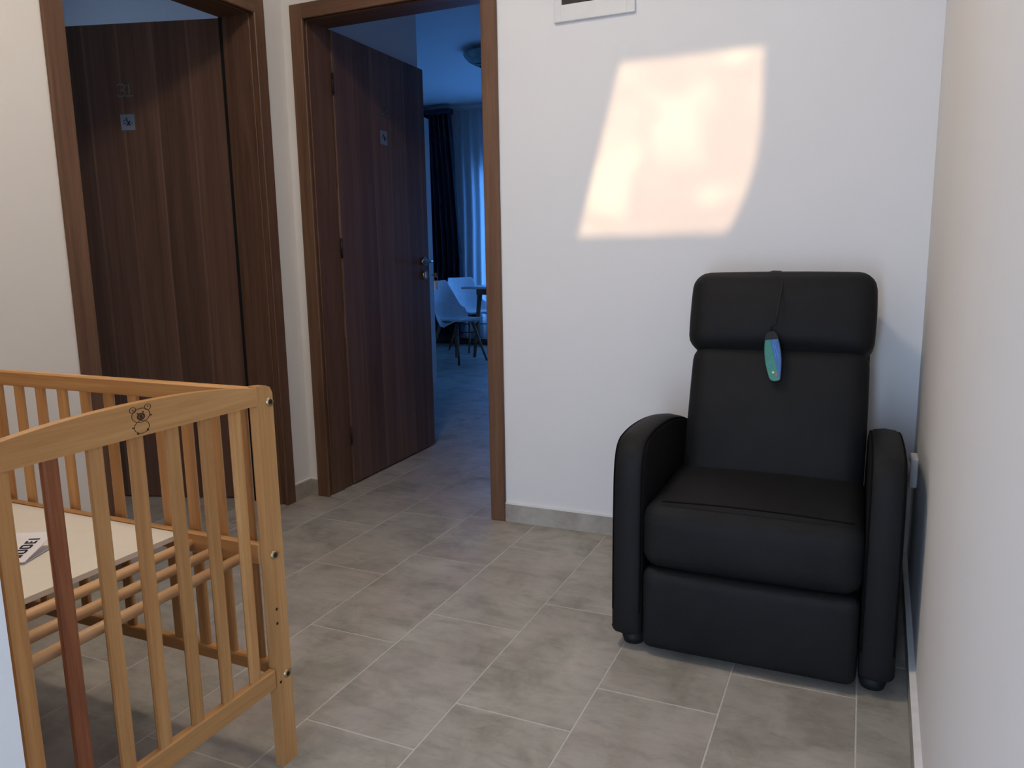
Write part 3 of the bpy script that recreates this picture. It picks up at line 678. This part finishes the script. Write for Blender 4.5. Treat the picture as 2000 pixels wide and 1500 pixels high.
for x, isr in ((CX1-0.011, True), (CX0+0.010, False)):
    for i in range(-3, 4):
        y = 0.8965+i*pitch
        s_ = link_mesh('slat', me_r if (isr and i == -2) else me_e, ct, (x-co[0], y-co[1], 0))
        if isr and i == -2: s_['label'] = 'red-brown slat'
me_s = slat_mesh(0.031, 0.012, 0.234, 0.802, 'x', M['pine_z'])
for yy in (CY1-0.022, CY0+0.022):
    K(MB().bbox(CX0+PW, CX1-PW, yy-0.011, yy+0.011, 0.800, 0.837, 0.004), 'side_rail', M['pine_x'])
    K(MB().bbox(CX0+PW, CX1-PW, yy-0.011, yy+0.011, 0.206, 0.236, 0.003), 'side_rail', M['pine_x'])
    for i in range(-5, 10):
        x = -1.556+i*-0.0785 if False else -1.5557-i*0.0785+0.0
        if CX0+PW+0.02 < x < CX1-PW-0.02: link_mesh('slat', me_s, ct, (x-co[0], yy-co[1], 0))
# sprung base: side bearers, dowels, hardboard
for yy, sg in ((CY1-0.033, -1), (CY0+0.033, 1)):
    K(MB().bbox(CX0+PW, CX1-PW, min(yy, yy+sg*0.016), max(yy, yy+sg*0.016), 0.464, 0.510, 0.003), 'base_rail', M['pine_x'])
yA, yB = CY0+0.034, CY1-0.034
for i in range(13):
    x = -1.148-i*0.0815
    if x > CX0+0.05: K(MB().cyl((x, yA, 0.484), (x, yB, 0.484), 0.0105, n=10), 'base_dowel', M['pine_dowel'])
mbb = MB()
xb1, xb0, yb0, yb1, r_ = -1.335, CX0+0.045, CY0+0.052, CY1-0.052, 0.018
pl = [(xb0, yb0), (xb1-r_, yb0)]+[(xb1-r_+r_*math.sin(a), yb0+r_-r_*math.cos(a)) for a in [i*math.pi/12 for i in range(1, 6)]]+[(xb1, yb0+r_), (xb1, yb1-r_)]+[(xb1-r_+r_*math.cos(a), yb1-r_+r_*math.sin(a)) for a in [i*math.pi/12 for i in range(1, 6)]]+[(xb1-r_, yb1), (xb0, yb1)]
mbb.prism(pl, 'z', 0.4950, 0.506)
bdo = mbb.build('cot_board', M['board']); tag(bdo, 'white board lying on the dowels inside the pine cot', 'board')
# bolts, drilled holes, burnt bear motif
px = CX1
for y, z in ((1.214, 0.807), (1.196, 0.483), (1.209, 0.207)):
    b_ = K(MB().lathe((0, 0, 0), [(0.0001, 0.002), (0.0040, 0.002), (0.0042, 0.004), (0.0085, 0.004), (0.0095, 0.0)], 18).xform(Matrix.Translation((px, y-0.0, z)) @ Matrix.Rotation(math.pi/2, 4, 'Y')), 'bolt', M['brass'], 'brass bolt head')
    MB().cyl((px+0.002-co[0], y-co[1], z), (px+0.0045-co[0], y-co[1], z), 0.0048, n=10).build('bolt_socket', M['darkhole'], b_)
for y, z in ((1.192, 0.363), (1.191, 0.331), (1.189, 0.197)):
    K(MB().cyl((px-0.001, y, z), (px+0.0006, y, z), 0.0032, n=10), 'drilled_hole', M['darkhole'])
em = MB()
ey, ez, ex = 0.9055, 0.8345, CX1-0.019+0.018
WY = 1.25
def ring(cy_, cz_, ry_, rz_, r=0.0006, a0=0, a1=2*math.pi, n=20):
    em.tube([(ex+0.0002, ey+(cy_-ey)*WY+WY*ry_*math.cos(a0+(a1-a0)*i/n), cz_+rz_*math.sin(a0+(a1-a0)*i/n)) for i in range(n+1)], r, 5)
def dot(cy_, cz_, r): em.cyl((ex-0.0005, ey+(cy_-ey)*WY, cz_), (ex+0.0008, ey+(cy_-ey)*WY, cz_), r, n=12)
ring(ey, ez+0.006, 0.0145, 0.012); ring(ey-0.012, ez+0.017, 0.005, 0.005); ring(ey+0.012, ez+0.018, 0.005, 0.005)
ring(ey, ez+0.004, 0.0052, 0.0048, 0.0016); dot(ey, ez+0.004, 0.0030); dot(ey-0.005, ez+0.010, 0.0014); dot(ey+0.004, ez+0.011, 0.0014)
ring(ey, ez-0.014, 0.012, 0.011); dot(ey-0.007, ez-0.024, 0.0021); dot(ey+0.009, ez-0.021, 0.0021); dot(ey-0.014, ez-0.013, 0.0016); dot(ey+0.016, ez+0.003, 0.0016)
dot(ey-0.012, ez+0.017, 0.0012); dot(ey+0.012, ez+0.019, 0.0012)
em.xform(Matrix.Translation((-co[0], -co[1], 0))).build('burnt_motif', M['burn'], er, 'small burnt-in teddy bear motif')

# leaflet on the board
lfz = 0.506
lt = empty('leaflet', (-1.60, 0.94, lfz)); tag(lt, 'folded white printed leaflet lying on the cot board', 'leaflet')
def sheet(q, th=0.0012):
    q = [Vector(p) for p in q]; n = (q[1]-q[0]).cross(q[3]-q[0]).normalized()*th
    return MB().add([p for p in q]+[p+n for p in q], [(0,3,2,1),(4,5,6,7),(0,1,5,4),(1,2,6,5),(2,3,7,6),(3,0,4,7)])
LQ = [(-0.045, -0.117, 0.010), (0.115, -0.017, 0.005), (0.083, 0.075, 0.032), (-0.077, -0.025, 0.037)]
top_o = sheet(LQ).build('top_page', M['paper'], lt)
sheet([(-0.045, -0.115, 0.0003), (0.112, -0.018, 0.0003), (0.080, 0.070, 0.004), (-0.077, -0.027, 0.004)]).build('under_page', M['paper'], lt)
A, B, Cc, Dd = [Vector(p) for p in LQ]; nn = (B-A).cross(Dd-A).normalized()*0.0014
def LP(u, v): return A+(B-A)*u+(Dd-A)*v+(Cc-Dd-(B-A))*u*v+nn
let = MB()
def lbar(u0, v0, u1, v1, w_):
    a, b = LP(u0, v0), LP(u1, v1); d = (b-a).normalized(); k = nn.normalized().cross(d)*w_/2
    q = [a+k, b+k, b-k, a-k]; h_ = nn.normalized()*0.0004
    let.add(q+[p+h_ for p in q], [(0,3,2,1),(4,5,6,7),(0,1,5,4),(1,2,6,5),(2,3,7,6),(3,0,4,7)])
def lring(u0, v0, u1, v1, w_):
    lbar(u0, v0, u1, v0, w_); lbar(u0, v1, u1, v1, w_); lbar(u0, v0, u0, v1, w_); lbar(u1, v0, u1, v1, w_)
ua, ub = 0.80, 0.915
lbar(ua, 0.17, ub, 0.17, 0.004); lbar(ua, 0.215, ub, 0.215, 0.003); lbar(ua+0.05, 0.17, ua+0.05, 0.215, 0.004)
lring(ua+0.01, 0.29, ub-0.01, 0.39, 0.0042); lring(ua+0.01, 0.455, ub-0.01, 0.555, 0.0042); lbar(ua, 0.63, ub, 0.63, 0.004); lbar(ua+0.01, 0.63, ua+0.01, 0.70, 0.004); lbar(ub-0.01, 0.63, ub-0.01, 0.70, 0.004); lbar(ua+0.057, 0.63, ua+0.057, 0.69, 0.003); lbar(ua, 0.76, ub, 0.76, 0.004)
let.build('bold_print', M['ink'], top_o, 'bold black lettering')

# ------------------------------------------------------------------ room behind door 32
cl = empty('curtain', (-4.6, YF-0.2, 0)); tag(cl, 'dark charcoal full-length curtain beside the far window', 'curtain')
dk = drape('c', lambda z: -5.0, interp([(0, -4.35), (1.0, -4.33), (2.2, -4.40), (2.74, -4.44)]), YF-0.20, 0.10, 2.74, 9, 0.045, None, 24, 140)
dk.xform(Matrix.Translation((4.6, -(YF-0.2), 0))).build('drape', M['curtain'], cl)
MB().box(-0.42, 0.17, -0.06, 0.06, 2.69, 2.745).build('heading_tape', M['curtain'], cl)
sh = drape('s', lambda z: -4.40, lambda z: -1.35, YF-0.09, 0.08, 2.74, 26, 0.022, None, 10, 260)
o = sh.build('sheer_curtain', M['sheer']); tag(o, 'white sheer curtain glowing blue across the far window', 'curtain')
o = MB().cyl((-5.1, YF-0.14, 2.765), (-1.3, YF-0.14, 2.765), 0.014).build('curtain_rail', M['whitep']); tag(o, 'white curtain rail under the ceiling of the blue-lit room', 'rail')
wn = empty('window_2', ((WX0+WX1)/2, YF, WZ0)); struct(wn, 'wide white framed window behind the sheer curtain', 'window')
hw = (WX1-WX0)/2; hz = WZ1-WZ0
wfm = MB().box(-hw, hw, 0.06, 0.12, 0, 0.06).box(-hw, hw, 0.06, 0.12, hz-0.06, hz)
for x in (-hw, -0.03, hw-0.06): wfm.box(x, x+0.06, 0.06, 0.12, 0.06, hz-0.06)
wfm.build('window_frame', M['pvc'], wn)
for xa, xb in ((-hw+0.06, -0.03), (0.03, hw-0.06)): MB().box(xa, xb, 0.087, 0.093, 0.06, hz-0.06).build('pane', M['glass'], wn)
wn = empty('window_3', (-5.45, 2.95, 1.0)); struct(wn, 'small white framed window of the room behind door 31', 'window')
MB().box(-0.12, -0.06, -0.35, 0.35, 0, 0.05).box(-0.12, -0.06, -0.35, 0.35, 0.65, 0.70).box(-0.12, -0.06, -0.35, -0.30, 0.05, 0.65).box(-0.12, -0.06, 0.30, 0.35, 0.05, 0.65).build('window_frame', M['pvc'], wn)
MB().box(-0.093, -0.087, -0.30, 0.30, 0.05, 0.65).build('pane', M['glass'], wn)
# dome lamp
dl = empty('ceiling_lamp', (-2.96, 6.30, H)); tag(dl, 'unlit patterned glass dome lamp on the blue-lit ceiling', 'lamp')
MB().lathe((0, 0, 0), [(0.0001, 0), (0.12, 0), (0.12, -0.03), (0.0001, -0.03)]).build('lamp_base', M['whitep'], dl)
dome = MB().lathe((0, 0, 0), [(0.27, -0.035), (0.262, -0.05), (0.23, -0.085), (0.17, -0.115), (0.09, -0.132), (0.0001, -0.138)], 40).build('glass_dome', M['lampglass'], dl)
sw = MB()
for k in range(6):
    a0 = k*math.pi/3
    sw.tube([((0.08+0.015*i)*math.cos(a0+0.5*math.sin(i*0.7)), (0.08+0.015*i)*math.sin(a0+0.5*math.sin(i*0.7)), -0.136+0.0009*i*i*0.75) for i in range(9)], 0.004, 6)
sw.build('swirl_pattern', M['blackp'], dome, 'dark swirl decoration')
# wardrobe edge to the left
wd_ = empty('wardrobe', (-3.498, 5.03, 0)); tag(wd_, 'tall white wardrobe glimpsed between open door 32 and the dark curtain', 'wardrobe')
MB().bbox(-0.43, 0.41, -0.30, 0.30, 0.07, 2.12, 0.003).build('body', M['whitep'], wd_)
MB().box(-0.41, 0.39, -0.28, 0.28, 0, 0.07).build('plinth', M['blackp'], wd_)
for ya, yb in ((-0.298, -0.002), (0.002, 0.298)):
    d_ = MB().bbox(0.41, 0.428, ya, yb, 0.08, 2.11, 0.002).build('wardrobe_door', M['whitep'], wd_)
    yh_ = yb-0.03 if ya < -0.1 else ya+0.03
    MB().cyl((0.445, yh_, 1.0), (0.445, yh_, 1.14), 0.005).cyl((0.428, yh_, 1.01), (0.445, yh_, 1.01), 0.004).cyl((0.428, yh_, 1.13), (0.445, yh_, 1.13), 0.004).build('handle', M['steel'], d_)
# table
tb = empty('dining_table', (-3.33, 7.56, 0)); tag(tb, 'white topped table with brown wooden legs in the blue-lit room', 'table')
MB().bbox(-0.54, 0.54, -0.28, 0.28, 0.728, 0.752, 0.006).build('tabletop', M['shell'], tb)
MB().box(-0.40, 0.40, -0.20, 0.20, 0.665, 0.728).build('apron', M['beech'], tb)
for sx_ in (-1, 1):
    for sy_ in (-1, 1): MB().cyl((sx_*0.37, sy_*0.17, 0.70), (sx_*0.43, sy_*0.22, 0), 0.028, 0.017, 10).build('leg', M['beech'], tb)
# shell chairs
def chair(loc, rz, label):
    c = empty('dining_chair', loc, rz); tag(c, label, 'chair', 'white shell chairs at the table')
    prof = [(0.235, 0.442, 0.19, 0.00), (0.20, 0.448, 0.215, 0.005), (0.10, 0.430, 0.235, 0.030), (0.0, 0.415, 0.24, 0.065), (-0.10, 0.418, 0.24, 0.105), (-0.165, 0.450, 0.235, 0.10), (-0.20, 0.515, 0.230, 0.07), (-0.225, 0.60, 0.222, 0.05), (-0.250, 0.69, 0.208, 0.035), (-0.275, 0.78, 0.185, 0.022), (-0.287, 0.825, 0.160, 0.014)]
    vs = []; n = 14; k_ = len(prof)
    for i, (x, z, hw_, curl) in enumerate(prof):
        a, b = prof[max(i-1, 0)], prof[min(i+1, k_-1)]; d = Vector((b[0]-a[0], b[1]-a[1])).normalized(); nr = Vector((-d.y, d.x))
        if nr.y < 0 and i < 4: nr = -nr
        nr = Vector((-d[1], d[0])); nr = nr if (nr.x > 0 or nr.y > 0) else -nr
        for j in range(n+1):
            s_ = -1+2*j/n; vs.append((x+nr.x*curl*abs(s_)**2.4*1.3, hw_*s_, z+nr.y*curl*abs(s_)**2.4*1.3))
    fs = [(i*(n+1)+j, i*(n+1)+j+1, (i+1)*(n+1)+j+1, (i+1)*(n+1)+j) for i in range(k_-1) for j in range(n)]
    o = MB().add(vs, fs, True).build('seat_shell', M['shell'], c)
    so_ = o.modifiers.new('thickness', 'SOLIDIFY'); so_.thickness = 0.010
    ss = o.modifiers.new('smooth', 'SUBSURF'); ss.levels = 1; ss.render_levels = 1
    MB().rbox(0.06, 0, 0.440, 0.15, 0.17, 0.014, 0.012, 6).build('seat_pad', M['shell'], c)
    for sx_ in (-1, 1):
        for sy_ in (-1, 1): MB().cyl((0.02+sx_*0.11, sy_*0.12, 0.405), (0.02+sx_*0.215, sy_*0.215, 0), 0.017, 0.011, 10).build('leg', M['beech'], c)
    MB().cyl((-0.13, -0.16, 0.30), (0.17, 0.16, 0.30), 0.005).cyl((-0.13, 0.16, 0.30), (0.17, -0.16, 0.30), 0.005).cyl((0.02, 0, 0.385), (0.02, 0, 0.412), 0.06, n=16).build('under_frame', M['blackp'], c)
    return c
chair((-3.80, 7.00, 0), math.radians(-14), 'white shell chair nearest the doorway, in front of the table')
chair((-4.07, 7.93, 0), math.radians(-30), 'white shell chair behind the table by the window')
